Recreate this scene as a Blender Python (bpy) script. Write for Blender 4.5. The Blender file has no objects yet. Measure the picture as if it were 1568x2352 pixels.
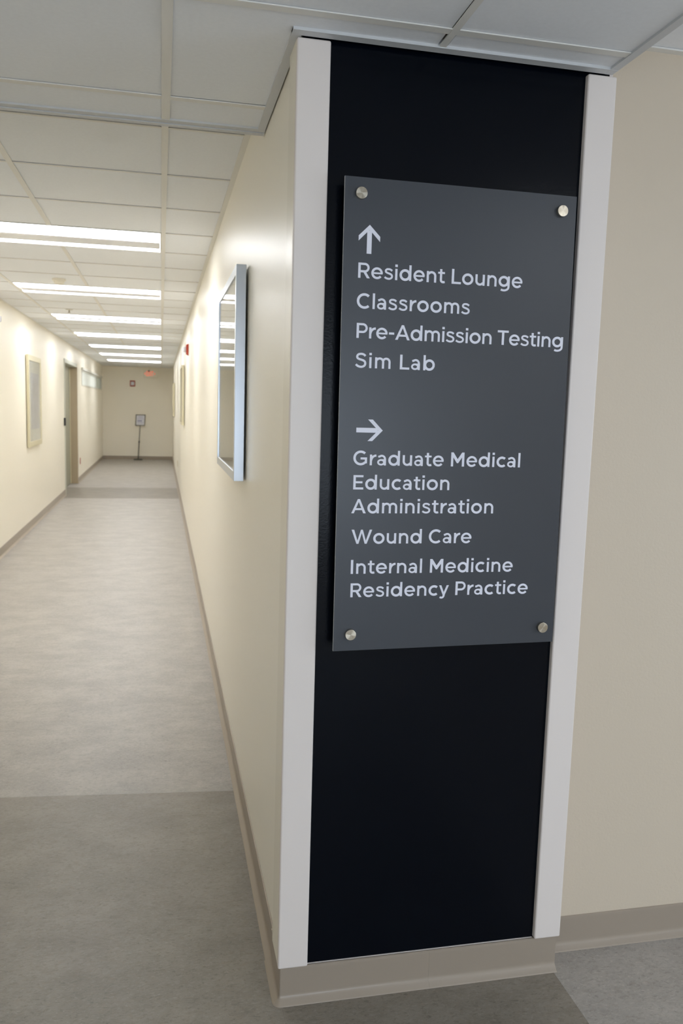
import bpy, bmesh, math, random
from mathutils import Vector, Matrix
from mathutils.geometry import delaunay_2d_cdt
random.seed(7)
SC = bpy.context.scene
COL = SC.collection
PI = math.pi

# ------------------------------------------------------------------ camera
F_PX, YAW, PITCH, ROLL, EYE = 1887.6043, 0.21787, -0.12507, 0.02921, 1.5297
cy, sy, cp, sp = math.cos(YAW), math.sin(YAW), math.cos(PITCH), math.sin(PITCH)
fw = Vector((sy * cp, cy * cp, sp)); rt = Vector((cy, -sy, 0)); up = rt.cross(fw)
r2 = rt * math.cos(ROLL) + up * math.sin(ROLL); u2 = -rt * math.sin(ROLL) + up * math.cos(ROLL)
cd = bpy.data.cameras.new('camera'); cam = bpy.data.objects.new('camera', cd); COL.objects.link(cam)
m = Matrix((r2, u2, -fw)).transposed().to_4x4(); m.translation = (0, 0, EYE); cam.matrix_world = m
cd.sensor_fit = 'VERTICAL'; cd.sensor_height = 36.0; cd.lens = 36.0 * F_PX / 2352.0
cd.clip_start = 0.05; cd.clip_end = 100
cd.dof.use_dof = True; cd.dof.focus_distance = 2.05; cd.dof.aperture_fstop = 6.3
SC.camera = cam

# ------------------------------------------------------------------ world, exposure
W = bpy.data.worlds.new('world'); SC.world = W; W.use_nodes = True
W.node_tree.nodes['Background'].inputs[0].default_value = (0.76, 0.87, 1.0, 1)   # bright overcast day outside the lobby window
W.node_tree.nodes['Background'].inputs[1].default_value = 6.2
SC.cycles.diffuse_bounces = 12; SC.cycles.max_bounces = 16
pl = bpy.data.lights.new('window_portal', 'AREA'); pl.shape = 'RECTANGLE'; pl.size = 3.4; pl.size_y = 2.05; pl.cycles.is_portal = True
po = bpy.data.objects.new('window_portal', pl); COL.objects.link(po); po.location = (0.45, -3.74, 1.225); po.rotation_euler = (math.pi / 2, 0, 0); pl.size_y = 1.55
pl2 = pl.copy(); pl2.size = 2.6; pl2.size_y = 1.55; po2 = bpy.data.objects.new('window_portal', pl2); COL.objects.link(po2)
po2.location = (5.54, -0.7, 1.225); po2.rotation_euler = (math.pi / 2, 0, math.pi / 2)
SC.view_settings.view_transform = 'Standard'; SC.view_settings.look = 'None'
SC.view_settings.gamma = 1; SC.view_settings.use_curve_mapping = False
SC.view_settings.exposure = 0.0
CORRIDOR_LIGHT = 14.0      # radiance of the corridor lenses
LOBBY_LIGHT = 9.0         # radiance of the lobby lenses

# ------------------------------------------------------------------ materials
def lin(c):
    return tuple(((v / 255) / 12.92 if v / 255 <= 0.04045 else ((v / 255 + 0.055) / 1.055) ** 2.4) for v in c)

def mat(name, rgb, rough=0.5, metal=0.0, spec=0.5, noise=None, bump=None, coat=0.0, aniso=None, emit=None):
    """noise=(scale, amount, stretch) mottles the colour; bump=(scale, strength, distance)."""
    mt = bpy.data.materials.new(name); mt.use_nodes = True
    nt = mt.node_tree; b = nt.nodes['Principled BSDF']; L = nt.links.new
    c = lin(rgb)
    b.inputs['Base Color'].default_value = (*c, 1); b.inputs['Roughness'].default_value = rough
    b.inputs['Metallic'].default_value = metal; b.inputs['Specular IOR Level'].default_value = spec
    b.inputs['Coat Weight'].default_value = coat; b.inputs['Coat Roughness'].default_value = 0.05
    geo = nt.nodes.new('ShaderNodeNewGeometry')
    if noise:
        mp = nt.nodes.new('ShaderNodeMapping'); mp.inputs['Scale'].default_value = noise[2]
        L(geo.outputs['Position'], mp.inputs['Vector'])
        n = nt.nodes.new('ShaderNodeTexNoise'); n.inputs['Scale'].default_value = noise[0]; n.inputs['Detail'].default_value = 6
        n.inputs['Roughness'].default_value = 0.65
        L(mp.outputs[0], n.inputs['Vector'])
        r = nt.nodes.new('ShaderNodeValToRGB')
        a = noise[1]
        r.color_ramp.elements[0].position = 0.3; r.color_ramp.elements[1].position = 0.7
        r.color_ramp.elements[0].color = (*[max(0, v * (1 - a)) for v in c], 1)
        r.color_ramp.elements[1].color = (*[min(1, v * (1 + a)) for v in c], 1)
        L(n.outputs['Fac'], r.inputs['Fac']); L(r.outputs['Color'], b.inputs['Base Color'])
    if bump:
        n = nt.nodes.new('ShaderNodeTexNoise'); n.inputs['Scale'].default_value = bump[0]; n.inputs['Detail'].default_value = 3
        mp2 = nt.nodes.new('ShaderNodeMapping'); mp2.inputs['Scale'].default_value = bump[3] if len(bump) > 3 else (1, 1, 1)
        L(geo.outputs['Position'], mp2.inputs['Vector']); L(mp2.outputs[0], n.inputs['Vector'])
        bp = nt.nodes.new('ShaderNodeBump'); bp.inputs['Strength'].default_value = bump[1]; bp.inputs['Distance'].default_value = bump[2]
        L(n.outputs['Fac'], bp.inputs['Height']); L(bp.outputs['Normal'], b.inputs['Normal'])
    if aniso is not None:
        b.inputs['Anisotropic'].default_value = aniso
        t = nt.nodes.new('ShaderNodeTangent'); t.direction_type = 'RADIAL'; t.axis = 'Z'
        L(t.outputs[0], b.inputs['Tangent'])
    if emit:
        b.inputs['Emission Color'].default_value = (*emit[0], 1); b.inputs['Emission Strength'].default_value = emit[1]
    return mt

def floor_mat(name, rgb, dark, light, amt, st):
    """marbled sheet vinyl: broad clouds, fine directional flecks, dark and light veins."""
    mt = mat(name, rgb, rough=0.42, spec=0.45)
    nt = mt.node_tree; b = nt.nodes['Principled BSDF']; L = nt.links.new
    geo = nt.nodes.new('ShaderNodeNewGeometry')
    def noise(sc, stretch, det, rg, dist=0.0):
        mp = nt.nodes.new('ShaderNodeMapping'); mp.inputs['Scale'].default_value = stretch
        L(geo.outputs['Position'], mp.inputs['Vector'])
        n = nt.nodes.new('ShaderNodeTexNoise'); n.inputs['Scale'].default_value = sc; n.inputs['Detail'].default_value = det
        n.inputs['Roughness'].default_value = rg; n.inputs['Distortion'].default_value = dist
        L(mp.outputs[0], n.inputs['Vector']); return n.outputs['Fac']
    def ramp(fac, p0, p1):
        r = nt.nodes.new('ShaderNodeMapRange'); r.inputs[1].default_value = p0; r.inputs[2].default_value = p1
        L(fac, r.inputs[0]); return r.outputs[0]
    def mix(fac, a, bcol):
        mx = nt.nodes.new('ShaderNodeMix'); mx.data_type = 'RGBA'
        L(fac, mx.inputs[0])
        if isinstance(a, tuple): mx.inputs[6].default_value = a
        else: L(a, mx.inputs[6])
        mx.inputs[7].default_value = bcol
        return mx.outputs[2]
    def scale(fac, k):
        mm = nt.nodes.new('ShaderNodeMath'); mm.operation = 'MULTIPLY'; mm.inputs[1].default_value = k
        L(fac, mm.inputs[0]); return mm.outputs[0]
    base = (*lin(rgb), 1); dk = (*lin(dark), 1); lt = (*lin(light), 1)
    c = mix(scale(ramp(noise(4, (1, 1.4, 1), 5, 0.65), 0.38, 0.66), amt), base, lt)
    c = mix(scale(ramp(noise(22, (0.8, st, 1), 8, 0.75, 0.3), 0.48, 0.75), amt * 0.9), c, dk)
    c = mix(scale(ramp(noise(85, (0.7, st * .9, 1), 6, 0.8, 0.6), 0.52, 0.70), amt * 1.7), c, dk)
    c = mix(scale(ramp(noise(110, (0.7, st * .9, 1.5), 6, 0.8, 0.4), 0.52, 0.70), amt * 1.7), c, lt)
    warm = (*lin(tuple(min(255, v + d) for v, d in zip(rgb, (14, 2, -10)))), 1)
    c = mix(scale(ramp(noise(38, (1, 2, 3), 5, 0.7), 0.52, 0.72), amt * 0.6), c, warm)
    L(c, b.inputs['Base Color'])
    bmp = nt.nodes.new('ShaderNodeBump'); bmp.inputs['Strength'].default_value = 0.25; bmp.inputs['Distance'].default_value = 0.001
    L(noise(9, (1, 1, 1), 3, 0.5), bmp.inputs['Height']); L(bmp.outputs[0], b.inputs['Normal'])
    return mt

def glass_mat(name, tint=(1, 1, 1)):
    mt = bpy.data.materials.new(name); mt.use_nodes = True; nt = mt.node_tree; nt.nodes.clear(); L = nt.links.new
    o = nt.nodes.new('ShaderNodeOutputMaterial'); mx = nt.nodes.new('ShaderNodeMixShader'); lw = nt.nodes.new('ShaderNodeLayerWeight'); lw.inputs[0].default_value = 0.5
    pw = nt.nodes.new('ShaderNodeMath'); pw.operation = 'POWER'; pw.inputs[1].default_value = 5.0
    f = nt.nodes.new('ShaderNodeMath'); f.operation = 'MULTIPLY_ADD'; f.inputs[1].default_value = 0.80; f.inputs[2].default_value = 0.04
    L(lw.outputs['Facing'], pw.inputs[0]); L(pw.outputs[0], f.inputs[0])
    t = nt.nodes.new('ShaderNodeBsdfTransparent'); t.inputs[0].default_value = (*tint, 1)
    g = nt.nodes.new('ShaderNodeBsdfGlossy'); g.inputs['Roughness'].default_value = 0.02; g.inputs[0].default_value = (1, 1, 1, 1)
    L(f.outputs[0], mx.inputs[0]); L(t.outputs[0], mx.inputs[1]); L(g.outputs[0], mx.inputs[2]); L(mx.outputs[0], o.inputs[0])
    return mt

M = dict(
    wall=mat('cream_wall_paint', (245, 239.5, 226), 0.36, spec=0.5, bump=(70, 0.14, 0.002, (1, 1, 0.07))),
    wall_front=mat('beige_wall_paint', (209, 196, 177), 0.42, spec=0.45, bump=(140, 0.25, 0.002)),
    guard_side=mat('cream_guard_paint', (238, 232, 217), 0.34, spec=0.5),
    navy=mat('navy_eggshell_paint', (3, 7, 16), 0.22, spec=0.16, bump=(190, 0.12, 0.002)),
    guard=mat('white_corner_guard', (231, 223, 218), 0.4, spec=0.4),
    base=mat('taupe_rubber_base', (160, 148, 134), 0.33, spec=0.5),
    tile=mat('ceiling_tile', (236, 239, 243), 0.9, spec=0.1, noise=(90, 0.02, (1, 1, 1)), bump=(600, 0.15, 0.001)),
    grid=mat('white_grid_steel', (228, 227, 222), 0.5, spec=0.35),
    trim=mat('white_trim_steel', (206, 208, 210), 0.5, spec=0.35),
    plenum=mat('plenum_dark', (60, 58, 55), 0.9),
    lens=mat('corridor_lens', (245, 245, 250), 0.5, emit=((0.95, 0.97, 1.0), CORRIDOR_LIGHT)),
    lens_lobby=mat('lobby_lens', (245, 245, 250), 0.5, emit=((0.93, 0.96, 1.0), LOBBY_LIGHT)),
    reflector=mat('white_reflector', (235, 236, 236), 0.35),
    acrylic=mat('grey_acrylic', (61, 65, 72), 0.34, spec=0.5),
    acrylic_edge=mat('lit_polished_edge', (238, 238, 240), 0.3, spec=0.6),  # polished edge, paled to paint in the corridor light it catches
    letter=mat('white_vinyl', (232, 234, 246), 0.45, spec=0.3),
    steel=mat('brushed_steel', (196, 188, 172), 0.2, metal=1.0, aniso=0.97),
    steel_dark=mat('steel_barrel', (150, 140, 120), 0.3, metal=1.0),
    alu=mat('satin_aluminium', (205, 212, 222), 0.28, metal=0.9),
    champagne=mat('champagne_frame', (216, 208, 178), 0.35, metal=0.25),
    art=mat('pale_print', (226, 227, 214), 0.7, noise=(3, 0.12, (1, 1, 1))),
    art_blue=mat('blue_grey_print', (206, 209, 216), 0.7, noise=(4, 0.16, (1, 1, 1))),
    mount=mat('white_mount_board', (238, 240, 232), 0.8),
    glass=glass_mat('picture_glass'),
    frosted=mat('frosted_glazing', (216, 222, 218), 0.25, spec=0.6, emit=((0.94, 1.0, 0.97), 0.22)),  # faint glow added to the pane to help light the corridor's far end
    green_glass=mat('green_tinted_glazing', (170, 182, 168), 0.2, spec=0.6, emit=((0.8, 0.9, 0.8), 0.1)),
    win_frame=mat('grey_window_frame', (206, 206, 198), 0.4),
    jamb=mat('taupe_door_frame', (176, 160, 134), 0.4),
    frame_grey=mat('grey_door_trim', (190, 192, 182), 0.4),
    leaf=mat('grey_green_door', (148, 146, 128), 0.45, noise=(6, 0.08, (1, 1, .2))),
    black=mat('black_plastic', (28, 32, 34), 0.4),
    bronze=mat('dark_bronze_metal', (74, 72, 60), 0.4, metal=0.4),
    paper=mat('white_paper', (226, 228, 238), 0.6),
    ink=mat('pale_print_ink', (150, 152, 190), 0.7),
    red=mat('red_plastic', (176, 62, 40), 0.4),
    dome=mat('strobe_lens', (222, 222, 232), 0.15, spec=0.7),
    white=mat('white_plastic', (232, 228, 214), 0.4),
    exit_red=mat('lit_exit_red', (240, 110, 80), 0.5, emit=((1.0, 0.17, 0.08), 0.6)),
    ivory=mat('ivory_plate', (214, 204, 180), 0.4),
    sheet_light=floor_mat('light_grey_sheet_vinyl', (160, 156, 151), (112, 106, 99), (200, 195, 188), 0.4, 1.25),
    sheet_dark=floor_mat('taupe_sheet_vinyl', (132, 125, 115), (86, 82, 72), (164, 157, 147), 0.42, 1.5),
)

# ------------------------------------------------------------------ geometry helpers
def mesh_obj(name, bm, m, parent=None, smooth=False, mods=None):
    if parent is not None:
        off = parent_world(parent)
        bmesh.ops.translate(bm, verts=bm.verts, vec=-off)
    bmesh.ops.recalc_face_normals(bm, faces=bm.faces)
    me = bpy.data.meshes.new(name); bm.to_mesh(me); bm.free()
    for k in (m if isinstance(m, (list, tuple)) else [m]): me.materials.append(k)
    if smooth:
        for p in me.polygons: p.use_smooth = True
    o = bpy.data.objects.new(name, me); COL.objects.link(o)
    if parent is not None: o.parent = parent
    return o

def parent_world(o):
    v = Vector((0, 0, 0))
    while o is not None:
        v += Vector(o.location); o = o.parent
    return v

def add_box(bm, x0, x1, y0, y1, z0, z1, bev=0, seg=2, mi=0):
    vs = [bm.verts.new(p) for p in ((x0, y0, z0), (x1, y0, z0), (x1, y1, z0), (x0, y1, z0), (x0, y0, z1), (x1, y0, z1), (x1, y1, z1), (x0, y1, z1))]
    fs = [bm.faces.new([vs[i] for i in f]) for f in ((0, 3, 2, 1), (4, 5, 6, 7), (0, 1, 5, 4), (1, 2, 6, 5), (2, 3, 7, 6), (3, 0, 4, 7))]
    for f in fs: f.material_index = mi
    if bev:
        es = list({e for f in fs for e in f.edges})
        bmesh.ops.bevel(bm, geom=es, offset=bev, segments=seg, profile=0.5, affect='EDGES')

def box(name, m, parent, *a, **k):
    bm = bmesh.new(); add_box(bm, *a, **k); return mesh_obj(name, bm, m, parent)

def add_prism(bm, pts, axis, a0, a1, mi=0):
    """extrude polygon pts (2D) along axis from a0 to a1; 2D order: X->(y,z), Y->(x,z), Z->(x,y)"""
    def P(p, a):
        return {'X': (a, p[0], p[1]), 'Y': (p[0], a, p[1]), 'Z': (p[0], p[1], a)}[axis]
    A = [bm.verts.new(P(p, a0)) for p in pts]; B = [bm.verts.new(P(p, a1)) for p in pts]
    n = len(pts); fs = [bm.faces.new(A), bm.faces.new(B[::-1])]
    for i in range(n): fs.append(bm.faces.new((A[i], A[(i + 1) % n], B[(i + 1) % n], B[i])))
    for f in fs: f.material_index = mi
    return fs

def add_lathe(bm, prof, c, axis='Z', seg=40, mi=0):
    """prof: (radius, distance along axis)"""
    rings = []
    for r, h in prof:
        ring = []
        for i in range(seg):
            a = 2 * PI * i / seg; x, y = r * math.cos(a), r * math.sin(a)
            p = {'Z': (x, y, h), '-Y': (x, -h, y), 'X': (h, x, y), '-X': (-h, x, y)}[axis]
            ring.append(bm.verts.new((c[0] + p[0], c[1] + p[1], c[2] + p[2])))
        rings.append(ring)
    for a, b in zip(rings, rings[1:]):
        for i in range(seg):
            f = bm.faces.new((a[i], a[(i + 1) % seg], b[(i + 1) % seg], b[i])); f.material_index = mi
    for ring in (rings[0], rings[-1]):
        if (ring[0].co - ring[seg // 2].co).length > 1e-6:
            f = bm.faces.new(ring); f.material_index = mi

def thing(name, label, cat, loc=(0, 0, 0), group=None):
    o = bpy.data.objects.new(name, None); COL.objects.link(o); o.location = loc; o.empty_display_size = 0.05
    o['label'] = label; o['category'] = cat
    if group: o['group'] = group
    return o

def structure(name, loc=(0, 0, 0)):
    o = bpy.data.objects.new(name, None); COL.objects.link(o); o.location = loc; o.empty_display_size = 0.05
    o['kind'] = 'structure'; return o

# ------------------------------------------------------------------ dimensions (metres)
XL = -1.521                 # corridor left wall
XW = 0.307                  # corridor right wall
YC = 1.925                  # front of the pier's corner guards
YP = 1.940                  # face of the pier's navy panel
XR = 1.068                  # right side of the pier
YW = 2.012                  # wall right of the pier
YEND = 22.95
ZLOW, ZCOR, ZLOB = 2.3512, 2.476, 2.456
YSTEP = 2.628
ZTOP = 2.72
LX, LY = 5.4, -3.6          # far lobby walls

# ------------------------------------------------------------------ walls
def wall(name, m, *boxes):
    bm = bmesh.new()
    for b in boxes: add_box(bm, *b)
    o = mesh_obj(name, bm, m); o['kind'] = 'structure'; return o

DY0, DY1, DZ = 14.02, 15.98, 2.15       # door opening
wall('wall_left', M['wall'], (XL - 0.15, XL, LY, DY0, 0, ZTOP), (XL - 0.15, XL, DY0, DY1, DZ, ZTOP), (XL - 0.15, XL, DY1, 16.98, 0, ZTOP),
     (XL - 0.15, XL, 16.98, 22.42, 0, 1.83), (XL - 0.15, XL, 16.98, 22.42, 2.13, ZTOP), (XL - 0.15, XL, 22.42, YEND + 0.15, 0, ZTOP),
     (XL - 0.19, XL - 0.15, DY0 - 0.2, DY1 + 0.2, 0, ZTOP), (XL - 0.19, XL - 0.15, 16.7, 22.7, 1.6, 2.4))
wall('wall_right', M['wall'], (XW, XW + 0.12, YP + 0.12, YEND, 0, ZTOP))
wall('wall_back', M['wall'], (XL, XW + 0.12, YEND, YEND + 0.15, 0, ZTOP))
wall('wall_front', M['wall_front'], (XR, LX, YW, YW + 0.12, 0, ZTOP))
def lobby_window(name, along, u0, u1, at, out):
    """glazed opening in a lobby wall; along = axis of its width, out = +1/-1 outward"""
    def bx(bm, a, b, d0, d1, z0, z1):
        d0, d1 = sorted((at + out * d0, at + out * d1))
        if along == 'X': add_box(bm, a, b, d0, d1, z0, z1)
        else: add_box(bm, d0, d1, a, b, z0, z1)
    wn = structure(name, ((u0 + u1) / 2, at, .45) if along == 'X' else (at, (u0 + u1) / 2, .45))
    n = 3; st = (u1 - u0 - .06) / n
    bm = bmesh.new(); bx(bm, u0, u1, .03, .09, .45, .51); bx(bm, u0, u1, .03, .09, 1.94, 2.0)
    for k in range(n + 1): bx(bm, u0 + k * st, u0 + k * st + .06, .03, .09, .51, 1.94)
    mesh_obj('window_frame', bm, M['alu'], wn)
    for k in range(n):
        bm = bmesh.new(); bx(bm, u0 + k * st + .06, u0 + (k + 1) * st, .055, .061, .51, 1.94); mesh_obj('window_pane', bm, M['glass'], wn)
wall('wall_lobby_right', M['wall_front'], (LX, LX + 0.12, LY, -2.0, 0, ZTOP), (LX, LX + 0.12, 0.6, YW + 0.12, 0, ZTOP), (LX, LX + .12, -2.0, .6, 0, .45), (LX, LX + .12, -2.0, .6, 2.0, ZTOP))
wall('wall_lobby_back', M['wall_front'], (XL - 0.15, -1.2, LY - 0.12, LY, 0, ZTOP), (2.1, LX + 0.12, LY - 0.12, LY, 0, ZTOP), (-1.2, 2.1, LY - 0.12, LY, 0, 0.45), (-1.2, 2.1, LY - 0.12, LY, 2.0, ZTOP))
lobby_window('window_2', 'X', -1.2, 2.1, LY, -1)
lobby_window('window_added', 'Y', -2.0, 0.6, LX, 1)  # unseen window, added to bring more light from the right

# ------------------------------------------------------------------ floor
fl = box('floor', M['plenum'], None, XL - 0.15, LX + 0.12, LY - 0.12, YEND + 0.15, -0.12, -0.003); fl['kind'] = 'structure'
fl['kind'] = 'structure'
def sheet(m, pts, parent=fl):
    bm = bmesh.new(); add_prism(bm, pts, 'Z', -0.003, 0.0); mesh_obj('vinyl_sheet', bm, m, parent)
g = 0.00008
SL = lambda x: 3.1366 + (0.2886 - x) * 0.0899      # the seam across the corridor runs slightly askew
SX = -0.577
sheet(M['sheet_dark'], [(XL, LY), (XW - .001 - g, LY), (XW - .001 - g, SL(XW)), (XL, SL(XL))])
sheet(M['sheet_dark'], [(XW - .001 + g, LY), (1.0625 - g, LY), (1.0625 - g, 1.95), (XW - .001 + g, 1.95)])
sheet(M['sheet_light'], [(1.0625 + g, LY), (LX, LY), (LX, YW), (1.0625 + g, YW)])
sheet(M['sheet_light'], [(XL, SL(XL) + g), (XW, SL(XW) + g), (XW, 13.55), (XL, 13.55)])
for x0, x1 in ((XL, SX - g), (SX + g, XW)):
    sheet(M['sheet_light'], [(x0, 15.26), (x1, 15.26), (x1, YEND), (x0, YEND)])
sheet(M['sheet_light'], [(XL - 0.15, 15.26), (XL, 15.26), (XL, DY1 + .05), (XL - 0.15, DY1 + .05)])
sheet(M['sheet_dark'], [(XL - 0.15, 13.552), (XW, 13.552), (XW, 15.258), (XL - 0.15, 15.258)])

# ------------------------------------------------------------------ cove bases
BH = 0.0965
PROF = [(0.0005, BH), (0.0035, BH - 0.0015), (0.0042, BH - 0.006), (0.0042, BH - 0.010), (0.0042, 0.024), (0.0043, 0.019), (0.0062, 0.0145), (0.0095, 0.0108), (0.0195, 0.0028), (0.0215, 0.0012), (0.0220, 0.0), (0.0005, 0.0)]
def cove(name, path, parent=None, flip=1, smooth=True):
    """sweep the cove profile along plan points; outside corners get a rounded toe."""
    n = len(path); bm = bmesh.new(); rings = []
    def nrm(a, b):
        d = Vector(b) - Vector(a); d.normalize(); return Vector((d.y, -d.x)) * flip
    st = []
    for i, p in enumerate(path):
        if i == 0: st.append((p, nrm(path[0], path[1]), 1))
        elif i == n - 1: st.append((p, nrm(path[-2], path[-1]), 1))
        else:
            a, b = nrm(path[i - 1], p), nrm(p, path[i + 1])
            e = Vector(path[i + 1]) - Vector(p)
            if a.dot(e) < 0:        # outside corner
                for k in range(7):
                    t = k / 6; v = (a * (1 - t) + b * t).normalized(); st.append((p, v, 1))
            else:
                v = (a + b).normalized(); st.append((p, v, 1 / max(0.3, v.dot(a))))
    for p, v, s in st:
        rings.append([bm.verts.new((p[0] + v.x * o * s, p[1] + v.y * o * s, z)) for o, z in PROF])
    m_ = len(PROF)
    for a, b in zip(rings, rings[1:]):
        for j in range(m_): bm.faces.new((a[j], a[(j + 1) % m_], b[(j + 1) % m_], b[j]))
    bm.faces.new(rings[0]); bm.faces.new(rings[-1][::-1])
    o = mesh_obj(name, bm, M['base'], parent, smooth=False)
    if smooth:
        for pl in o.data.polygons: pl.use_smooth = len(pl.vertices) == 4
        bpy_mod = o.modifiers.new('edges', 'EDGE_SPLIT'); bpy_mod.split_angle = math.radians(50)
    if parent is None: o['kind'] = 'structure'
    return o
cove('baseboard_left', [(XL, LY), (XL, DY0 - 0.052)])
cove('baseboard_left_far', [(XL, DY1 + 0.052), (XL, YEND)])
cove('baseboard_right', [(XW, YEND), (XW, 2.1)], flip=1)
cove('baseboard_back', [(XL, YEND), (XW, YEND)])
cove('baseboard_front', [(XR, YW), (LX, YW)])

# ------------------------------------------------------------------ ceilings
def ceiling(name, xs, ys, z, x0, x1, y0, y1, skip=(), tee=0.024):
    """suspended ceiling: slab, a tile per cell, tees between them."""
    root = box(name, M['plenum'], None, x0, x1, y0, y1, z + 0.09, z + 0.12); root['kind'] = 'structure'
    cache = {}
    h = tee / 2
    for i in range(len(xs) - 1):
        for j in range(len(ys) - 1):
            if (i, j) in skip: continue
            w, d = xs[i + 1] - xs[i], ys[j + 1] - ys[j]
            key = (round(w, 3), round(d, 3))
            c = ((xs[i] + xs[i + 1]) / 2, (ys[j] + ys[j + 1]) / 2)
            if key not in cache:
                bm = bmesh.new(); e = h - 0.003
                add_box(bm, -w / 2 + e, w / 2 - e, -d / 2 + e, d / 2 - e, 0.0045, 0.02)
                me = bpy.data.meshes.new('ceiling_tile'); bm.to_mesh(me); bm.free(); me.materials.append(M['tile']); cache[key] = me
            o = bpy.data.objects.new('ceiling_tile', cache[key]); COL.objects.link(o); o.parent = root
            o.location = (c[0], c[1], z)
    return root
def tee_x(root, x, ya, yb, z, w=0.024):   # tee running along Y
    box('grid_bar', M['grid'], root, x - w / 2, x + w / 2, ya, yb, z, z + 0.0035)
def tee_y(root, y, xa, xb, z, w=0.024):
    box('grid_bar', M['grid'], root, xa, xb, y - w / 2, y + w / 2, z + 0.0006, z + 0.0035)

G0 = 0.0115
# corridor
lights = [4.893 + 2.44 * k for k in range(7)]
ys = [YSTEP - 0.02, 3.063, 3.673, 4.283] + [4.893 + 0.61 * k for k in range(30)] + [YEND]
xs = [XL, G0 - 1.22, G0 - 0.61, G0, XW]
lit_rows = [4 + 4 * k for k in range(7)]
skip = {(i, j) for j in lit_rows for i in (1, 2)}
cc = ceiling('ceiling', xs, ys, ZCOR, XL, XW, YSTEP - 0.02, YEND, skip)
for x in xs[1:-1]:
    if x == G0 - 0.61:
        for a, b in zip([ys[0]] + [l + 0.61 for l in lights], lights + [YEND]): tee_x(cc, x, a, b, ZCOR)
    else: tee_x(cc, x, ys[0], YEND, ZCOR)
for y in ys[1:-1]: tee_y(cc, y, XL, XW, ZCOR, 0.014)
box('wall_angle', M['grid'], cc, XW - 0.022, XW, ys[0], YEND, ZCOR + 0.0008, ZCOR + 0.0035)
box('wall_angle', M['grid'], cc, XL, XL + 0.022, ys[0], YEND, ZCOR + 0.0008, ZCOR + 0.0035)
box('wall_angle', M['grid'], cc, XL, XW, YEND - 0.022, YEND, ZCOR + 0.0004, ZCOR + 0.0035)

# low ceiling over the junction
XE = 1.065
xs2 = [XL, G0 - 1.22, G0 - 0.61, G0, G0 + 0.612, XE]
ys2 = [LY, -3.05, -2.44, -1.83, -1.22, -0.61, 0.0, 0.60, 1.21, 1.82, 2.405, 2.60]
skip2 = {(i, j) for i in (3, 4) for j in (9, 10)}
lc = ceiling('ceiling', xs2, ys2, ZLOW, XL, XE, LY, YSTEP, skip2)
for (a, b, c, d) in ((G0 + .012, XW - .025, 1.832, 2.393), (G0 + .012, XW - .025, 2.417, 2.60),
                     (XW - .025, G0 + 0.60, 1.832, YC - .022), (G0 + 0.624, XE - .02, 1.832, YC - .022)):
    box('ceiling_tile', M['tile'], lc, a, b, c, d, ZLOW + 0.0045, ZLOW + 0.02)
for x in xs2[1:4]: tee_x(lc, x, LY, 2.60, ZLOW)
tee_x(lc, xs2[4], LY, YC - 0.02, ZLOW, 0.016)
for y in ys2[1:-1]: tee_y(lc, y, XL, XE if y < 1.9 else XW - 0.02, ZLOW)
# perimeter trims of the low ceiling
TW = 0.0235
bm = bmesh.new(); add_box(bm, XL, XW - 0.003, 2.578, 2.602, ZLOW - 0.001, ZLOW + 0.02)
add_box(bm, XL, XW - 0.003, 2.6045, YSTEP, ZLOW - 0.004, ZLOW + 0.12, bev=0.0012)
mesh_obj('perimeter_trim', bm, M['trim'], lc)
bm = bmesh.new(); add_box(bm, XW - 0.003 - TW, XW - 0.004, YC - 0.0265, 2.602, ZLOW - 0.0012, ZLOW + 0.018); mesh_obj('perimeter_trim', bm, M['trim'], lc)
bm = bmesh.new(); add_box(bm, XW - 0.003 - TW, XE, YC - 0.0265, YC - 0.001, ZLOW - 0.0014, ZLOW + 0.018)
add_box(bm, XW - 0.003 - TW, XE, YC - 0.029, YC - 0.0265, ZLOW - 0.0022, ZLOW + 0.006)
mesh_obj('perimeter_trim', bm, M['trim'], lc)
bm = bmesh.new(); add_box(bm, XE - TW + 0.003, XE, LY, YC - 0.001, ZLOW - 0.0016, ZLOW + 0.13); mesh_obj('perimeter_trim', bm, M['trim'], lc)

# lobby ceiling
xs3 = [XE, 1.62, 2.23, 2.84, 3.45, 4.06, 4.67, LX]
ys3 = [LY, -2.95, -2.34, -1.73, -1.12, -0.51, 0.10, 0.71, 1.32, YW]
lob_lights = [(1, 5), (3, 1), (5, 4)]          # cell (x, y): each spans two cells in x
skip3 = {(i + k, j) for i, j in lob_lights for k in (0, 1)}
hc = ceiling('ceiling', xs3, ys3, ZLOB, XE, LX, LY, YW, skip3)
for i, x in enumerate(xs3[1:-1], 1):
    blocked = [j for (a, j) in lob_lights if a + 1 == i]
    segs = []; a = LY
    for j in sorted(blocked): segs.append((a, ys3[j])); a = ys3[j + 1]
    segs.append((a, YW))
    for s in segs: tee_x(hc, x, s[0], s[1], ZLOB)
for y in ys3[1:-1]: tee_y(hc, y, XE, LX, ZLOB)
box('wall_angle', M['grid'], hc, XE, LX, YW - 0.022, YW, ZLOB - 0.0006, ZLOB + 0.0035)

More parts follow.
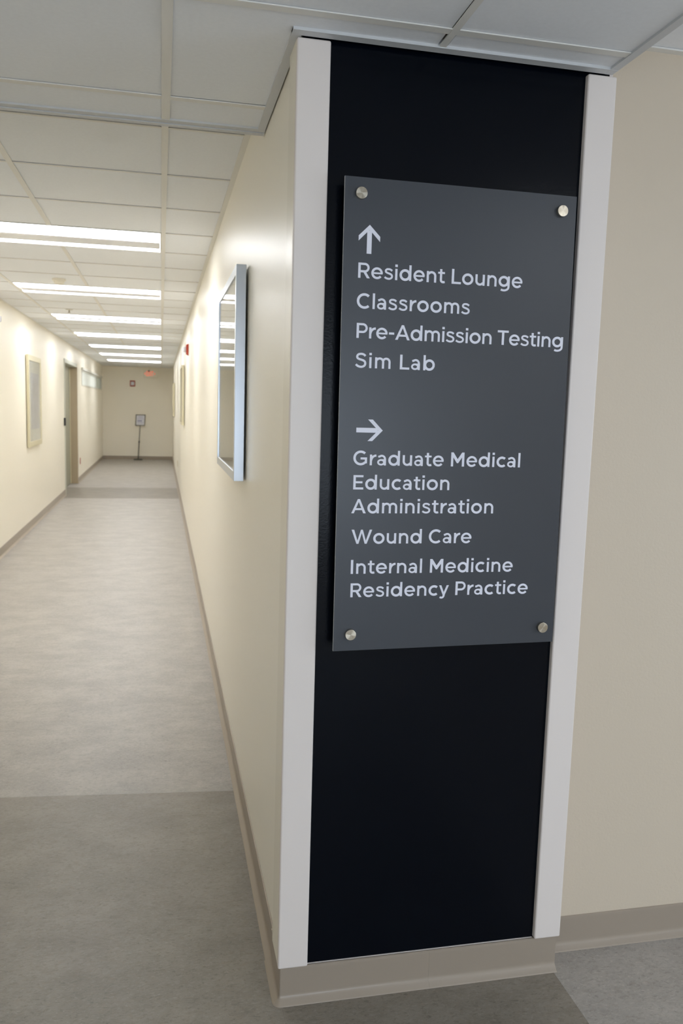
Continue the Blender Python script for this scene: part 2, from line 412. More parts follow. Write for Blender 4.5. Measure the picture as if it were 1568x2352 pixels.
# ------------------------------------------------------------------ ceiling lights
def troffer(x0, y0, z, lens, label, group, w=1.22, d=0.61):
    t = thing('ceiling_light', label, 'light', (x0 + w / 2, y0 + d / 2, z), group)
    e = 0.0125; X0, X1, Y0, Y1 = x0 + e, x0 + w - e, y0 + e * .6, y0 + d - e * .6
    bm = bmesh.new()      # pan: side rims and top
    add_box(bm, X0, X0 + 0.006, Y0, Y1, z + 0.002, z + 0.085); add_box(bm, X1 - 0.006, X1, Y0, Y1, z + 0.002, z + 0.085)
    add_box(bm, X0 + .006, X1 - .006, Y0, Y0 + 0.006, z + 0.002, z + 0.085); add_box(bm, X0 + .006, X1 - .006, Y1 - 0.006, Y1, z + 0.002, z + 0.085)
    add_box(bm, X0 + .006, X1 - .006, Y0 + .006, Y1 - .006, z + 0.078, z + 0.085)
    mesh_obj('frame', bm, M['grid'], t)
    bm = bmesh.new()      # broad lens, gently bowed
    pts = [(Y0 + 0.008 + (0.29) * k / 10, z + 0.010 - 0.008 * math.sin(PI * k / 10)) for k in range(11)] + [(Y0 + 0.298, z + 0.016), (Y0 + 0.008, z + 0.016)]
    add_prism(bm, pts, 'X', X0 + 0.008, X1 - 0.008); mesh_obj('diffuser', bm, lens, t)
    bm = bmesh.new()      # curved reflector between the two lenses
    pts = [(Y0 + 0.300 + 0.205 * k / 10, z + 0.005 + 0.006 * math.sin(PI * k / 10)) for k in range(11)]
    pts += [(p[0], p[1] + 0.003) for p in reversed(pts)]
    add_prism(bm, pts, 'X', X0 + 0.008, X1 - 0.008); mesh_obj('reflector', bm, M['reflector'], t)
    bm = bmesh.new(); pts = [(Y0 + 0.508, z + 0.004), (Y0 + 0.55, z + 0.003), (Y1 - 0.008, z + 0.004), (Y1 - 0.008, z + 0.016), (Y0 + 0.508, z + 0.016)]
    add_prism(bm, pts, 'X', X0 + 0.008, X1 - 0.008); mesh_obj('diffuser', bm, lens, t)
    return t
ordn = ['nearest corridor ceiling light, cut by the left edge of the photo', 'second corridor ceiling light from the sign, just beyond the smoke detector',
        'third corridor ceiling light from the sign, beyond the small sprinkler', 'fourth of the seven corridor ceiling lights, counted from the sign',
        'fifth corridor ceiling light from the sign, third from the far end', 'sixth corridor ceiling light, last but one before the exit sign',
        'farthest and smallest corridor ceiling light, closest to the exit sign']
for k, y in enumerate(lights):
    troffer(G0 - 1.22, y, ZCOR, M['lens'], 'white glowing recessed panel, ' + ordn[k], 'recessed corridor lights')
names = ['recessed lobby light outside the frame, nearest the sign pier', 'recessed lobby light outside the frame, behind the viewer', 'recessed lobby light outside the frame, far right']
for (i, j), nm in zip(lob_lights, names):
    troffer(xs3[i], ys3[j], ZLOB, M['lens_lobby'], nm, 'recessed lobby lights')

# ------------------------------------------------------------------ the pier
pier = thing('sign_pier', 'projecting wall pier with navy front, white corner guards and taupe base', 'pillar', (0.69, 1.97, 0))
PX1 = XR
box('core', M['guard_side'], pier, XW, PX1, YP + 0.004, YP + 0.121, 0, ZTOP)
box('core', M['guard_side'], pier, XW + .12, PX1, YP + 0.121, YW + 0.12, 0, ZTOP)
box('front_panel', M['navy'], pier, 0.3080, 1.0670, YP, YP + 0.004, BH + 0.0004, ZLOW + 0.02)['label'] = 'navy painted front panel'
# corner guards: front board with rounded edges, and a return on the side
bm = bmesh.new(); add_box(bm, 0.2945, 0.3715, YC, YP + 0.0035, BH + 0.0012, ZLOW - 0.0035, bev=0.0042, seg=4)
o = mesh_obj('corner_guard', bm, M['guard'], pier, smooth=False); o['label'] = 'white left corner guard'
bm = bmesh.new(); add_box(bm, 1.0040, 1.0800, YC, YP + 0.0035, BH + 0.0012, ZLOW - 0.0035, bev=0.0042, seg=4)
o = mesh_obj('corner_guard', bm, M['guard'], pier); o['label'] = 'white right corner guard'
bm = bmesh.new(); add_box(bm, 0.2955, XW - 0.0002, YP + 0.0036, 2.045, BH + 0.0012, ZLOW + 0.06, bev=0.0015)
o = mesh_obj('guard_return', bm, M['guard_side'], pier); o['label'] = 'cream return of the left corner guard along the corridor'
bm = bmesh.new(); add_box(bm, PX1, 1.0785, YP + 0.0036, YW - .004, BH + 0.0012, ZLOW + .06, bev=0.0015)
mesh_obj('guard_return', bm, M['guard'], pier)
# base: two lengths with a butt joint
cove('cove_base', [(XW - 0.003, 2.0995), (XW - 0.003, YC + 0.0105), (0.70365, YC + 0.0105)], pier)
cove('cove_base', [(0.70385, YC + 0.0105), (XR + 0.004, YC + 0.0105)], pier)
box('base_return', M['base'], pier, XR, XR + 0.004, YC + 0.0110, YW - .001, 0, BH)
box('caulk_line', M['guard'], pier, 0.3716, 1.0024, YC + 0.0125, YP, BH - 0.0004, BH + 0.0010)

# ------------------------------------------------------------------ lettering: drawn glyphs, cap height = 1
SW = 0.164
def arc(cx, cyy, rx, ry, a0, a1, n=18):
    return [(cx + rx * math.cos(math.radians(a0 + (a1 - a0) * k / n)), cyy + ry * math.sin(math.radians(a0 + (a1 - a0) * k / n))) for k in range(n + 1)]
def smooth_line(P, n=7):
    out = []; Q = [P[0]] + list(P) + [P[-1]]
    for i in range(1, len(Q) - 2):
        p0, p1, p2, p3 = Q[i - 1:i + 3]
        for k in range(n):
            t = k / n
            out.append(tuple(0.5 * ((2 * p1[d]) + (-p0[d] + p2[d]) * t + (2 * p0[d] - 5 * p1[d] + 4 * p2[d] - p3[d]) * t * t + (-p0[d] + 3 * p1[d] - 3 * p2[d] + p3[d]) * t ** 3) for d in (0, 1)))
    out.append(tuple(P[-1])); return out
def stroke(P, w=SW):
    """returns quads covering a constant-width stroke with butt ends"""
    n = len(P); L_, R_ = [], []
    for i in range(n):
        a = Vector(P[max(0, i - 1)]); b = Vector(P[min(n - 1, i + 1)]); p = Vector(P[i])
        d = (b - a).normalized(); nn = Vector((-d.y, d.x)); s = 1
        if 0 < i < n - 1:
            d1 = (p - a).normalized(); s = 1 / max(0.5, abs(nn.dot(Vector((-d1.y, d1.x)))))
        L_.append(p + nn * w / 2 * s); R_.append(p - nn * w / 2 * s)
    return [[tuple(L_[i]), tuple(R_[i]), tuple(R_[i + 1]), tuple(L_[i + 1])] for i in range(n - 1)]
def rect(x0, x1, y0, y1): return [[(x0, y0), (x1, y0), (x1, y1), (x0, y1)]]
def diag(xb, xt, y0, y1, hw): return [[(xb, y0), (xb + hw, y0), (xt + hw, y1), (xt, y1)]]
def ring(cx, cyy, rx, ry, w=SW, a0=0, a1=360, n=40): return stroke(arc(cx, cyy, rx - w / 2, ry - w / 2, a0, a1, n), w)
w = SW; X = 0.745; TH = 0.145
def bowl(x0, x1, y0, y1, side, w=SW, n=18):
    """half round bowl between y0 and y1; side +1 bulges right."""
    r = (y1 - y0) / 2; cyy = (y0 + y1) / 2
    if side > 0:
        cx = x1 - r; return stroke([(x0, y1 - w / 2), (cx, y1 - w / 2)] + arc(cx, cyy, r - w / 2, r - w / 2, 89, -89, n) + [(cx, y0 + w / 2), (x0, y0 + w / 2)], w)
Gl = {}
Gl['R'] = (rect(0, w, 0, 1) + bowl(w / 2, .76, .37, 1, 1, TH) + diag(.60, .33, 0, .42, .195), .80, .10, .03)
Gl['P'] = (rect(0, w, 0, 1) + bowl(w / 2, .75, .34, 1, 1, TH), .75, .10, .03)
Gl['L'] = (rect(0, w, 0, 1) + rect(w, .66, 0, TH), .66, .10, .02)
Gl['E'] = (rect(0, w, 0, 1) + rect(w, .70, 0, TH) + rect(w, .63, .43, .43 + TH) + rect(w, .69, 1 - TH, 1), .70, .10, .05)
Gl['T'] = (rect(0, .80, 1 - TH, 1) + rect(.40 - w / 2, .40 + w / 2, 0, 1 - TH), .80, .03, .02)
Gl['I'] = (rect(0, w, 0, 1), w, .10, .10)
Gl['C'] = (ring(.51, .5, .51, .515, w, 47, 313), .93, .05, .03)
Gl['G'] = (ring(.51, .5, .51, .515, w, 47, 318) + rect(.50, .95, .395, .395 + TH) + rect(.80, .95, .13, .45), .95, .05, .08)
Gl['A'] = (diag(0, .445, 0, 1, .165)[:1] and [[(0, 0), (.175, 0), (.585, 1), (.43, 1)], [(1.01, 0), (.83, 0), (.425, 1), (.58, 1)], [(.20, .225), (.81, .225), (.755, .36), (.255, .36)]], 1.01, .02, .02)
Gl['M'] = (rect(0, w, 0, 1) + rect(.80, .80 + w, 0, 1) + [[(0, 1), (.165, 1), (.545, .42), (.479, .24), (.43, .24), (0, .90)], [(.958, 1), (.793, 1), (.413, .42), (.479, .24), (.528, .24), (.958, .90)]], .958, .10, .10)
Gl['W'] = ([[(0, 1), (.18, 1), (.475, .16), (.46, 0), (.365, 0)], [(.46, 0), (.365, 0), (.655, 1), (.79, 1), (.80, 1)][:4], [(.705, 1), (.79, 1), (1.08, 0), (.985, 0)][:4], [(1.445, 1), (1.27, 1), (.97, .16), (.985, 0), (1.08, 0)]], 1.445, .02, .02)
Gl['W'] = ([[(0, 1), (.178, 1), (.503, 0), (.365, 0)], [(.365, 0), (.503, 0), (.788, 1), (.655, 1)], [(.655, 1), (.788, 1), (1.078, 0), (.94, 0)], [(.94, 0), (1.078, 0), (1.443, 1), (1.27, 1)]], 1.443, .02, .02)
Gl['S'] = (stroke(smooth_line([(.685, .80), (.60, .885), (.47, .932), (.33, .932), (.19, .88), (.125, .755), (.165, .645), (.28, .58), (.43, .54), (.58, .485), (.668, .39), (.675, .24), (.595, .125), (.45, .068), (.30, .075), (.16, .13), (.05, .225)]), TH), .755, .05, .05)
Gl['X'] = ([[(0, 0), (.19, 0), (.87, 1), (.68, 1)], [(.68, 0), (.87, 0), (.19, 1), (0, 1)]], .87, .02, .02)
Gl['-'] = (rect(0, .36, .33, .33 + TH), .36, .07, .07)
# lower case
Gl['o'] = (ring(.40, X / 2, .40, .39), .80, .05, .05)
Gl['e'] = (ring(.39, X / 2, .39, .39, .150, 0, 322) + rect(.10, .765, .315, .43), .78, .05, .04)
Gl['c'] = (ring(.40, X / 2, .40, .39, w, 48, 312), .70, .05, .03)
Gl['d'] = (ring(.385, X / 2, .385, .39) + rect(.66, .66 + .152, 0, 1.04), .812, .05, .09)
Gl['b'] = (ring(.427, X / 2, .385, .39) + rect(0, .152, 0, 1.04), .812, .09, .05)
Gl['g'] = (ring(.385, X / 2 + .015, .385, .375) + rect(.66, .812, .02, X) + stroke([(.736, .03)] + arc(.40, .01, .336, .235, 0, -128, 16), .142), .812, .05, .09)
Gl['i'] = (rect(0, .152, 0, X) + rect(-.008, .16, .87, 1.03), .152, .09, .09)
Gl['l'] = (rect(0, .152, 0, 1.04), .152, .09, .09)
Gl['n'] = (rect(0, .152, 0, X) + stroke([(.594, 0), (.594, .42)] + arc(.345, .43, .249, .248, 4, 150, 14), .150), .67, .09, .085)
Gl['m'] = (rect(0, .152, 0, X) + stroke([(.556, 0), (.556, .44)] + arc(.325, .45, .231, .23, 4, 150, 14), .148) + stroke([(1.00, 0), (1.00, .44)] + arc(.77, .45, .23, .23, 4, 155, 14), .148), 1.075, .09, .085)
Gl['u'] = (rect(.518, .67, 0, X) + stroke([(.076, X), (.076, .32)] + arc(.325, .315, .249, .248, 184, 330, 14), .150), .67, .085, .09)
Gl['r'] = (rect(0, .152, 0, X) + stroke([(.076, .30)] + arc(.46, .30, .37, .385, 160, 92, 10), .150), .44, .09, .01)
Gl['s'] = (stroke(smooth_line([(.545, .59), (.44, .665), (.32, .69), (.19, .675), (.115, .60), (.125, .505), (.22, .445), (.34, .405), (.46, .355), (.535, .275), (.525, .155), (.43, .075), (.30, .055), (.16, .085), (.04, .155)]), .128), .615, .04, .04)
Gl['t'] = (stroke([(.205, .93), (.205, .21)] + arc(.355, .21, .15, .145, 183, 262, 8) + [(.40, .066), (.475, .088)], .150) + rect(0, .47, X - .13, X), .475, .03, .03)
Gl['a'] = (rect(.47, .62, 0, .44) + stroke([(.545, .40)] + arc(.315, .43, .230, .245, 3, 128, 14)[0:] + [(.07, .60)], .138) + stroke(arc(.275, .218, .208, .163, 0, 360, 28), .122) + rect(.275, .54, .325, .44), .62, .04, .085)
Gl['y'] = ([[(0, X), (.165, X), (.44, .02), (.30, 0)], [(.72, X), (.56, X), (.30, .08), (.385, -.10), (.40, -.06)]] + stroke(smooth_line([(.375, .03), (.335, -.09), (.265, -.155), (.17, -.165), (.075, -.13)]), .140), .72, .01, .01)

def text_polys(s, target=None, cap=1.0):
    items = []; x = 0; space = 0.34
    first = True
    for ch in s:
        if ch == ' ': x += space; items.append(None); continue
        polys, adv, lb, rb = Gl[ch]
        if not first: x += lb
        items.append((polys, x)); xr = x + adv; x = xr + rb; first = False
    nat = xr; k = max(1, len(s) - 1)
    tr = 0 if target is None else (target - nat) / k
    out = []
    for idx, it in enumerate(items):
        if it is None: continue
        for p in it[0]: out.append([(a + it[1] + tr * idx, b) for a, b in p])
    return out, nat, tr

def flat_union(name, polys, y, depth, m, parent):
    """one clean raised outline from overlapping polygons (x, z) standing depth proud of plane y"""
    vs, fs = [], []
    for p in polys:
        ar = sum(p[i][0] * p[(i + 1) % len(p)][1] - p[(i + 1) % len(p)][0] * p[i][1] for i in range(len(p)))
        if abs(ar) < 1e-12: continue
        q = p if ar > 0 else p[::-1]
        fs.append(list(range(len(vs), len(vs) + len(q)))); vs += [Vector(t) * 100 for t in q]
    V, E, F, _v, _e, src = delaunay_2d_cdt(vs, [], fs, 0, 1e-5)
    bm = bmesh.new()
    A = [bm.verts.new((v.x / 100, y - depth, v.y / 100)) for v in V]
    Q = [[vs[i] for i in f] for f in fs]
    box_ = [(min(p.x for p in q), max(p.x for p in q), min(p.y for p in q), max(p.y for p in q)) for q in Q]
    def covered(c):
        for q, (a0, a1, b0, b1) in zip(Q, box_):
            if not (a0 <= c.x <= a1 and b0 <= c.y <= b1): continue
            hit = False; n = len(q)
            for i in range(n):
                u, v = q[i], q[(i + 1) % n]
                if (u.y > c.y) != (v.y > c.y) and c.x < (v.x - u.x) * (c.y - u.y) / (v.y - u.y) + u.x: hit = not hit
            if hit: return True
        return False
    for f in F:
        t = [V[i] for i in f]
        if abs((t[1] - t[0]).cross(t[2] - t[0])) < 1e-7: continue
        if covered((t[0] + t[1] + t[2]) / 3): bm.faces.new([A[i] for i in f])
    bmesh.ops.delete(bm, geom=[v for v in bm.verts if not v.link_faces], context='VERTS')
    B = {}
    def back(v):
        if v not in B: B[v] = bm.verts.new((v.co.x, y, v.co.z))
        return B[v]
    for e in [e for e in bm.edges if len(e.link_faces) == 1]:
        a, b = e.verts; bm.faces.new((a, b, back(b), back(a)))
    return mesh_obj(name, bm, m, parent)

def lettering(name, s, x0, x1, z, cap, y, m, parent, depth=0.0006, sx=1.0):
    polys, nat, tr = text_polys(s, (x1 - x0) / (cap * sx))
    return flat_union(name, [[(x0 + a * cap * sx, z + b * cap) for a, b in p] for p in polys], y, depth, m, parent)

# ------------------------------------------------------------------ directory sign
SY1 = YP - 0.022; SY0 = SY1 - 0.006          # back and face of the plate
SYF = 1.8945
SY0, SY1 = SYF, SYF + 0.006
sign = thing('directory_sign', 'grey acrylic directory sign with white lettering held by four steel standoffs', 'sign', (0.69, SY1, 1.5))
bm = bmesh.new()
sx0, sx1, sz0, sz1 = 0.4070, 0.9838, 0.9472, 2.0524
# slightly out of true, as it hangs in the photo
C4 = [(0.4091, 0.9446), (0.9918, 0.9500), (0.9758, 2.0522), (0.4048, 2.0526)]
C4 = [(0.4085, 0.9446), (0.9855, 0.9500), (0.9770, 2.0522), (0.4052, 2.0526)]
add_prism(bm, C4, 'Y', SY0, SY1)
bmesh.ops.recalc_face_normals(bm, faces=bm.faces)
for f in bm.faces:
    f.material_index = 0 if abs(f.normal.y) > 0.5 else 1
mesh_obj('plate', bm, [M['acrylic'], M['acrylic_edge']], sign)
LINES = [("Resident Lounge", 0.442, 1.8297, 0.8484, 1.83), ("Classrooms", 0.441, 1.7604, 0.7179, 1.7621), ("Pre-Admission Testing", 0.4425, 1.6938, 0.9635, 1.6939),
         ("Sim Lab", 0.4416, 1.6247, 0.6363, 1.6268), ("Graduate Medical", 0.4442, 1.3974, 0.8684, 1.3986), ("Education", 0.446, 1.3396, 0.6866, 1.3404),
         ("Administration", 0.4432, 1.2813, 0.8037, 1.2842), ("Wound Care", 0.4454, 1.2084, 0.7504, 1.2093), ("Internal Medicine", 0.4462, 1.1348, 0.8642, 1.1361),
         ("Residency Practice", 0.4471, 1.0766, 0.9083, 1.0792)]
for s, x0, z0, x1, z1 in LINES:
    cap = 0.0342
    hx = 1.03; _, nat, tr = text_polys(s, (x1 - x0) / (cap * hx))
    pos = 0.0; idx = 0; x = 0.0; words = s.split(' ')
    for wd in words:
        g_ = Gl[wd[0]]
        if idx: x += 0.34 + g_[2]
        # width of the word alone with the line's tracking
        _, wn, _ = text_polys(wd); tw = wn + tr * (len(wd) - 1)
        a = x0 + (x + tr * idx) * cap * hx
        lettering('lettering', wd, a, a + tw * cap * hx, (z0 + z1) / 2, cap, SY0, M['letter'], sign, sx=hx)['label'] = 'white word ' + wd
        x += wn + Gl[wd[-1]][3]; idx += len(wd) + 1
def arrow(cx, cz, ang):
    """arrow 65 mm long pointing up when ang = 0; chevron head cut parallel to the shaft"""
    h = 0.0322
    polys = [[(0, h), (-.0254, h - .0250), (-.0254, h - .0365), (-.0058, h - .0168), (0, h - .011)],
             [(0, h), (0, h - .011), (.0058, h - .0168), (.0254, h - .0365), (.0254, h - .0250)],
             [(-.0056, h - .0120), (-.0056, -h), (.0056, -h), (.0056, h - .0120)]]
    ca, sa = math.cos(ang), math.sin(ang)
    return flat_union('arrow', [[(cx + a * ca - b * sa, cz + a * sa + b * ca) for a, b in p] for p in polys], SY0, 0.0006, M['letter'], sign)
arrow(0.4662, 1.9170, 0)['label'] = 'white arrow pointing up'
arrow(0.4815, 1.4808, -PI / 2)['label'] = 'white arrow pointing right'
for (x, z) in ((0.4430, 2.0160), (0.9385, 2.0147), (0.4490, 0.9865), (0.9520, 0.9900)):
    # cap in its own frame (axis = local Z) so that the brushed grain is radial
    bm = bmesh.new()
    add_lathe(bm, [(0.0118, 0.0), (0.0135, 0.0), (0.0135, 0.0088), (0.0131, 0.0096), (0.0127, 0.0098), (0.0004, 0.0098)], (0, 0, 0), 'Z', 48)
    o = mesh_obj('standoff', bm, M['steel'], None); o.parent = sign
    o.rotation_euler = (PI / 2, 0, 0); o.location = Vector((x, SY0 - 0.0004, z)) - parent_world(sign)
    bm = bmesh.new(); add_lathe(bm, [(0.0095, 0.0), (0.0095, YP - SY1)], (x, YP, z), '-Y', 32)
    mesh_obj('spacer', bm, M['steel_dark'], sign)

# ------------------------------------------------------------------ pictures
def picture(x_wall, sgn, y0, y1, z0, z1, depth, rail, mf, ma, label, gap=0.008, mount=0.0, art_in=None):
    """framed picture on a corridor wall; sgn = -1 when it faces -X"""
    t = thing('framed_picture', label, 'picture', (x_wall, (y0 + y1) / 2, z0), 'framed pictures along the corridor')
    xb = x_wall + sgn * gap; xf = x_wall + sgn * depth; lo, hi = min(xb, xf), max(xb, xf)
    bm = bmesh.new()
    add_box(bm, lo, hi, y0, y0 + rail, z0, z1, bev=0.001); add_box(bm, lo, hi, y1 - rail, y1, z0, z1, bev=0.001)
    add_box(bm, lo, hi, y0 + rail, y1 - rail, z0, z0 + rail, bev=0.001); add_box(bm, lo, hi, y0 + rail, y1 - rail, z1 - rail, z1, bev=0.001)
    mesh_obj('frame', bm, mf, t)
    bk = xb + sgn * 0.006; fr = xf - sgn * 0.008
    box('mount_board', ma if not mount else M['mount'], t, min(bk, fr), max(bk, fr), y0 + rail, y1 - rail, z0 + rail, z1 - rail)
    if mount:
        a = fr; b = fr + sgn * 0.001
        box('print', ma, t, min(a, b), max(a, b), y0 + rail + mount, y1 - rail - mount, z0 + rail + mount, z1 - rail - mount)
    a = xf - sgn * 0.006; b = xf - sgn * 0.0035
    box('glass_pane', M['glass'], t, min(a, b), max(a, b), y0 + rail, y1 - rail, z0 + rail, z1 - rail)
    bk0, bk1 = x_wall + sgn * 0.001, xb
    bm = bmesh.new()
    add_box(bm, min(bk0, bk1), max(bk0, bk1), (y0 + y1) / 2 - 0.2, (y0 + y1) / 2 + 0.2, z1 - 0.1, z1 - 0.06); mesh_obj('hanging_rail', bm, mf, t)
    return t
picture(XW, -1, 3.050, 3.99, 1.2515, 2.034, 0.044, 0.034, M['alu'], M['art'], 'large glazed picture in a satin silver frame, nearest the sign pier')
picture(XW, -1, 11.2, 12.15, 1.25, 2.04, 0.040, 0.028, M['champagne'], M['art'], 'pale champagne framed picture on the right wall, below the fire alarm')
picture(XW, -1, 19.3, 20.3, 1.24, 2.00, 0.040, 0.028, M['champagne'], M['art'], 'farthest framed picture on the right wall, near the end wall')
picture(XL, 1, 10.11, 11.14, 0.975, 2.045, 0.034, 0.062, M['champagne'], M['art_blue'], 'cream framed pale blue picture with white mount on the left wall', mount=0.14)

# ------------------------------------------------------------------ door recess on the left wall
d1 = structure('door_1', (XL, (DY0 + DY1) / 2, 0))
bm = bmesh.new(); fx = XL - 0.125
add_box(bm, fx, XL + 0.012, DY0 - 0.05, DY0 + 0.012, 0.001, DZ + 0.05, bev=0.002)
mesh_obj('door_frame', bm, M['frame_grey'], d1)
bm = bmesh.new(); add_box(bm, fx, XL + 0.012, DY1 - 0.012, DY1 + 0.05, 0.001, DZ + 0.05, bev=0.002); mesh_obj('door_frame', bm, M['jamb'], d1)
bm = bmesh.new(); add_box(bm, fx, XL + 0.012, DY0 + .012, DY1 - .012, DZ - 0.012, DZ + 0.05, bev=0.002); mesh_obj('door_header', bm, M['frame_grey'], d1)
bm = bmesh.new(); add_box(bm, XL - 0.148, XL - 0.118, DY0 + 0.0, DY1 - 0.06, 0.008, DZ - 0.013, bev=0.002); mesh_obj('door_leaf', bm, M['leaf'], d1)
bm = bmesh.new(); add_box(bm, XL - 0.1495, XL - 0.105, DY1 - 0.06, DY1 - 0.03, 0.004, DZ - 0.014); mesh_obj('meeting_stile', bm, M['champagne'], d1)
bm = bmesh.new(); add_lathe(bm, [(0.009, 0), (0.009, 0.045)], (XL - 0.118, DY0 + 0.12, 1.02), 'X', 16)
add_box(bm, XL - 0.080, XL - 0.066, DY0 + 0.105, DY0 + 0.23, 1.01, 1.03, bev=.003); mesh_obj('door_handle', bm, M['steel_dark'], d1)
# card reader
t = thing('card_reader', 'small black card reader beside the left door frame', 'card reader', (XL, 13.90, 1.13))
box('housing', M['black'], t, XL + 0.0005, XL + 0.028, 13.87, 13.945, 1.130, 1.255, bev=0.006, seg=3)
box('indicator', M['dome'], t, XL + 0.028, XL + 0.0295, 13.90, 13.915, 1.225, 1.235)

# ------------------------------------------------------------------ high window on the left wall
w1 = structure('window_1', (XL, 19.7, 1.83))
WY0, WY1, WZ0, WZ1 = 16.98, 22.42, 1.83, 2.13
bm = bmesh.new()
add_box(bm, XL - .12, XL + .010, WY0, WY1, WZ0, WZ0 + .022); add_box(bm, XL - .12, XL + .010, WY0, WY1, WZ1 - .022, WZ1)
add_box(bm, XL - .12, XL + .010, WY0, WY0 + .05, WZ0 + .022, WZ1 - .022); add_box(bm, XL - .12, XL + .010, WY1 - .05, WY1, WZ0 + .022, WZ1 - .022)
add_box(bm, XL - .12, XL + .010, 20.55, 20.62, WZ0 + .022, WZ1 - .022)
mesh_obj('window_frame', bm, M['win_frame'], w1)
box('window_pane', M['frosted'], w1, XL - .03, XL - .022, WY0 + .05, 20.55, WZ0 + .022, WZ1 - .022)
box('window_pane', M['green_glass'], w1, XL - .03, XL - .022, 20.62, WY1 - .05, WZ0 + .022, WZ1 - .022)
box('window_head', M['win_frame'], w1, XL + .0005, XL + .035, WY0 - .05, WY1 + .02, WZ1 + .002, WZ1 + .05, bev=.004)

# ------------------------------------------------------------------ fire alarms
def strobe(x, y, z, sgn, label, axis='X', s=1.0):
    t = thing('fire_alarm', label, 'alarm', (x, y, z), 'fire alarm strobes')
    def P(d, a, b):            # d out of the wall, a along it, b up
        return (x + sgn * d, y + a, z + b) if axis == 'X' else (x + a, y - d, z + b)
    def slab(name, m, d0, d1, a0, a1, b0, b1, taper=0.0, bev=.004):
        bm = bmesh.new()
        vs = [bm.verts.new(P(*p)) for p in ((d0, a0, b0), (d0, a1, b0), (d0, a1, b1), (d0, a0, b1), (d1, a0 + taper, b0 + taper), (d1, a1 - taper, b0 + taper), (d1, a1 - taper, b1 - taper), (d1, a0 + taper, b1 - taper))]
        fs = [bm.faces.new([vs[i] for i in f]) for f in ((0, 1, 2, 3), (7, 6, 5, 4), (0, 4, 5, 1), (1, 5, 6, 2), (2, 6, 7, 3), (3, 7, 4, 0))]
        bmesh.ops.bevel(bm, geom=list(bm.edges), offset=bev if s < 1.1 else .011, segments=2, profile=.5, affect='EDGES')
        return mesh_obj(name, bm, m, t)
    slab('housing', M['red'], 0.001, 0.030 * s, -.058 * s, .058 * s, -.068 * s, .068 * s, .016 * s)
    slab('strobe_lens', M['dome'], 0.030 * s, 0.062 * s, -.032 * s, .032 * s, -.034 * s, .034 * s, .010 * s)
    return t
strobe(XW, 9.75, 2.150, -1, 'red fire alarm strobe high on the right corridor wall')
strobe(XL, 8.33, 2.268, 1, 'fire alarm strobe at the left edge of the photo, on the left wall', s=1.0)
t = strobe(-0.748, YEND, 2.035, 1, 'round edged red fire alarm strobe on the far end wall', axis='Y', s=1.25)
for o in t.children:
    if o.name.startswith('strobe_lens'): o.scale = (1.3, 1, 1.3)

# ------------------------------------------------------------------ exit sign
ex = thing('exit_sign', 'white exit sign with glowing red letters hanging before the end wall', 'exit sign', (-0.292, 22.5, ZCOR))
bm = bmesh.new(); add_box(bm, -0.452, -0.134, 22.5, 22.55, 2.203, 2.388, bev=.006); mesh_obj('housing', bm, M['white'], ex)
lettering('lettering', 'EXIT', -0.383, -0.203, 2.232, 0.125, 22.5, M['exit_red'], ex, depth=.003, sx=0.46)['label'] = 'glowing red word EXIT'
for s in (-1, 1):
    bm = bmesh.new(); cx = -0.293 + s * 0.116
    add_prism(bm, [(cx, 2.265), (cx + s * .028, 2.295), (cx, 2.325), (cx - s * .006, 2.315), (cx + s * .012, 2.295), (cx - s * .006, 2.275)], 'Y', 22.497, 22.5)
    mesh_obj('chevron', bm, M['exit_red'], ex)
bm = bmesh.new(); add_lathe(bm, [(0.012, 2.388), (0.012, 2.463), (0.045, 2.466), (0.045, ZCOR)], (-0.293, 22.525, 0), 'Z', 20); mesh_obj('mounting_stem', bm, M['white'], ex)
bm = bmesh.new(); add_lathe(bm, [(0.004, 0), (0.018, .004), (0.024, .02), (0.018, .036), (0.004, .04)], (-0.315, 22.47, 2.345), 'Z', 16); mesh_obj('test_button', bm, M['black'], ex)

# ------------------------------------------------------------------ leaning sign stand
st = thing('sign_stand', 'slim dark floor stand holding a framed paper notice against the end wall', 'sign stand', (-0.604, 22.86, 0))
z = lambda *a: a
o_ = st.location
def rel(b): return b
bm = bmesh.new(); add_box(bm, o_.x - .115, o_.x + .115, 22.70, 22.92, 0.0, 0.026, bev=.006); add_box(bm, o_.x - .03, o_.x + .03, 22.83, 22.89, 0.026, 0.034, bev=.003); mesh_obj('stand_base', bm, M['bronze'], st)
TL = 0.058        # lean to the right
def leaned(bm):
    for v in bm.verts: v.co.x += (v.co.z - 0.02) * TL if v.co.z > 0.02 else 0
bm = bmesh.new(); add_lathe(bm, [(.012, .02), (.012, .48), (.009, .48), (.009, .93)], (o_.x, 22.86, 0), 'Z', 16); leaned(bm); mesh_obj('pole', bm, M['bronze'], st)
bm = bmesh.new(); add_lathe(bm, [(.012, .46), (.018, .465), (.018, .505), (.012, .51)], (o_.x, 22.86, 0), 'Z', 16); leaned(bm); mesh_obj('collar', bm, M['black'], st)
bm = bmesh.new(); a, b, c, d = o_.x - .127, o_.x + .127, .915, 1.215
for q in ((a, a + .02, c, d), (b - .02, b, c, d), (a + .02, b - .02, c, c + .02), (a + .02, b - .02, d - .02, d)): add_box(bm, q[0], q[1], 22.835, 22.85, q[2], q[3])
leaned(bm); mesh_obj('notice_frame', bm, M['bronze'], st)
bm = bmesh.new(); add_box(bm, a + .019, b - .019, 22.840, 22.846, c + .019, d - .019); leaned(bm); pn = mesh_obj('notice', bm, M['paper'], st)
bm = bmesh.new()
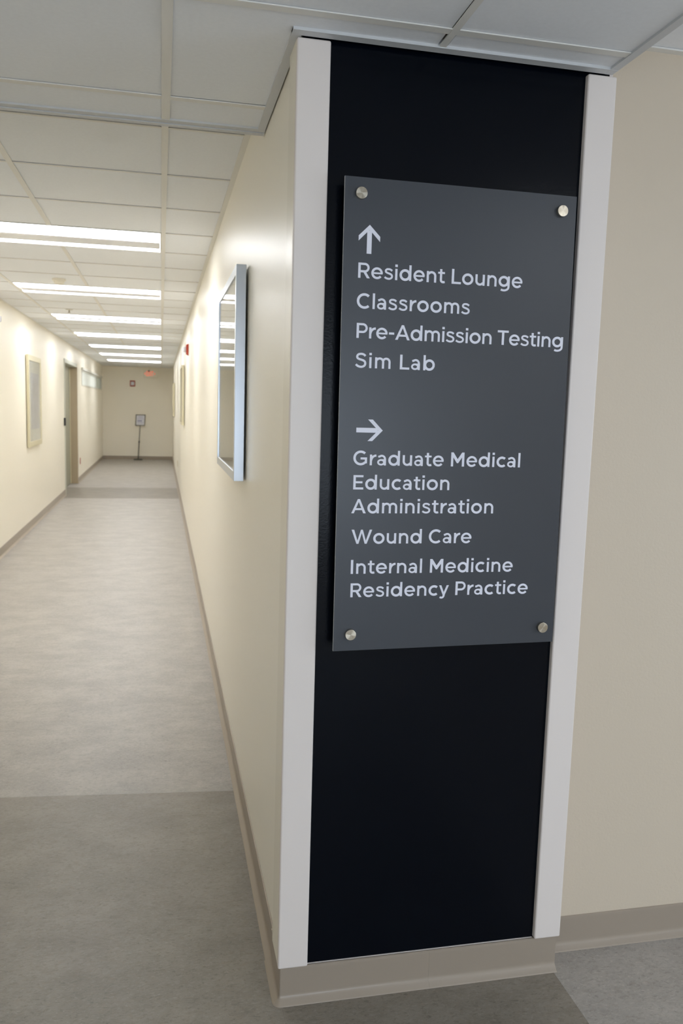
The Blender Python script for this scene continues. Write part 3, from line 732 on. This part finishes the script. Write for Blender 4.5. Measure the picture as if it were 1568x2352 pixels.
for i, (l, r, zz, h) in enumerate(((.06, .19, .235, .010), (.05, .20, .20, .005), (.05, .20, .18, .005), (.05, .17, .12, .028), (.05, .20, .09, .005), (.05, .20, .07, .005))):
    add_box(bm, a + l, a + r, 22.8392, 22.8400, c + zz, c + zz + h)
leaned(bm); mesh_obj('printed_text', bm, M['ink'], st)

# ------------------------------------------------------------------ small fittings
def outlet(x, y, z, sgn, m, label):
    t = thing('wall_outlet', label, 'outlet', (x, y, z))
    a, b = x + sgn * .0005, x + sgn * .007
    box('cover_plate', m, t, min(a, b), max(a, b), y - .036, y + .036, z - .058, z + .058, bev=.002)
    for dz in (-.026, .026):
        a, b = x + sgn * .007, x + sgn * .0085
        box('socket', m, t, min(a, b), max(a, b), y - .016, y + .016, z + dz - .014, z + dz + .014, bev=.0006)
outlet(XL, 16.52, 0.385, 1, M['red'], 'red wall outlet low on the left wall beyond the door')
outlet(XW, 15.8, 0.41, -1, M['ivory'], 'ivory wall outlet low on the right corridor wall')
t = thing('smoke_detector', 'round white smoke detector on the corridor ceiling tile', 'smoke detector', (-0.787, 6.98, ZCOR))
bm = bmesh.new(); add_lathe(bm, [(0.052, ZCOR + .003), (0.052, ZCOR - .012), (0.046, ZCOR - .014)], (-0.787, 6.98, 0), 'Z', 32); mesh_obj('mounting_ring', bm, M['white'], t)
bm = bmesh.new(); add_lathe(bm, [(0.044, ZCOR - .0145), (0.040, ZCOR - .030), (0.022, ZCOR - .040), (0.002, ZCOR - .041)], (-0.787, 6.98, 0), 'Z', 32); mesh_obj('sensor_cover', bm, M['white'], t)
t = thing('sprinkler', 'small recessed sprinkler head in the corridor ceiling', 'sprinkler', (-0.941, 9.21, ZCOR))
bm = bmesh.new(); add_lathe(bm, [(0.036, ZCOR + .003), (0.036, ZCOR - .004), (0.018, ZCOR - .006)], (-0.941, 9.21, 0), 'Z', 28); mesh_obj('escutcheon', bm, M['win_frame'], t)
bm = bmesh.new(); add_lathe(bm, [(0.006, ZCOR - .0065), (0.006, ZCOR - .030), (0.016, ZCOR - .031), (0.016, ZCOR - .033)], (-0.941, 9.21, 0), 'Z', 20); mesh_obj('deflector', bm, M['steel_dark'], t)
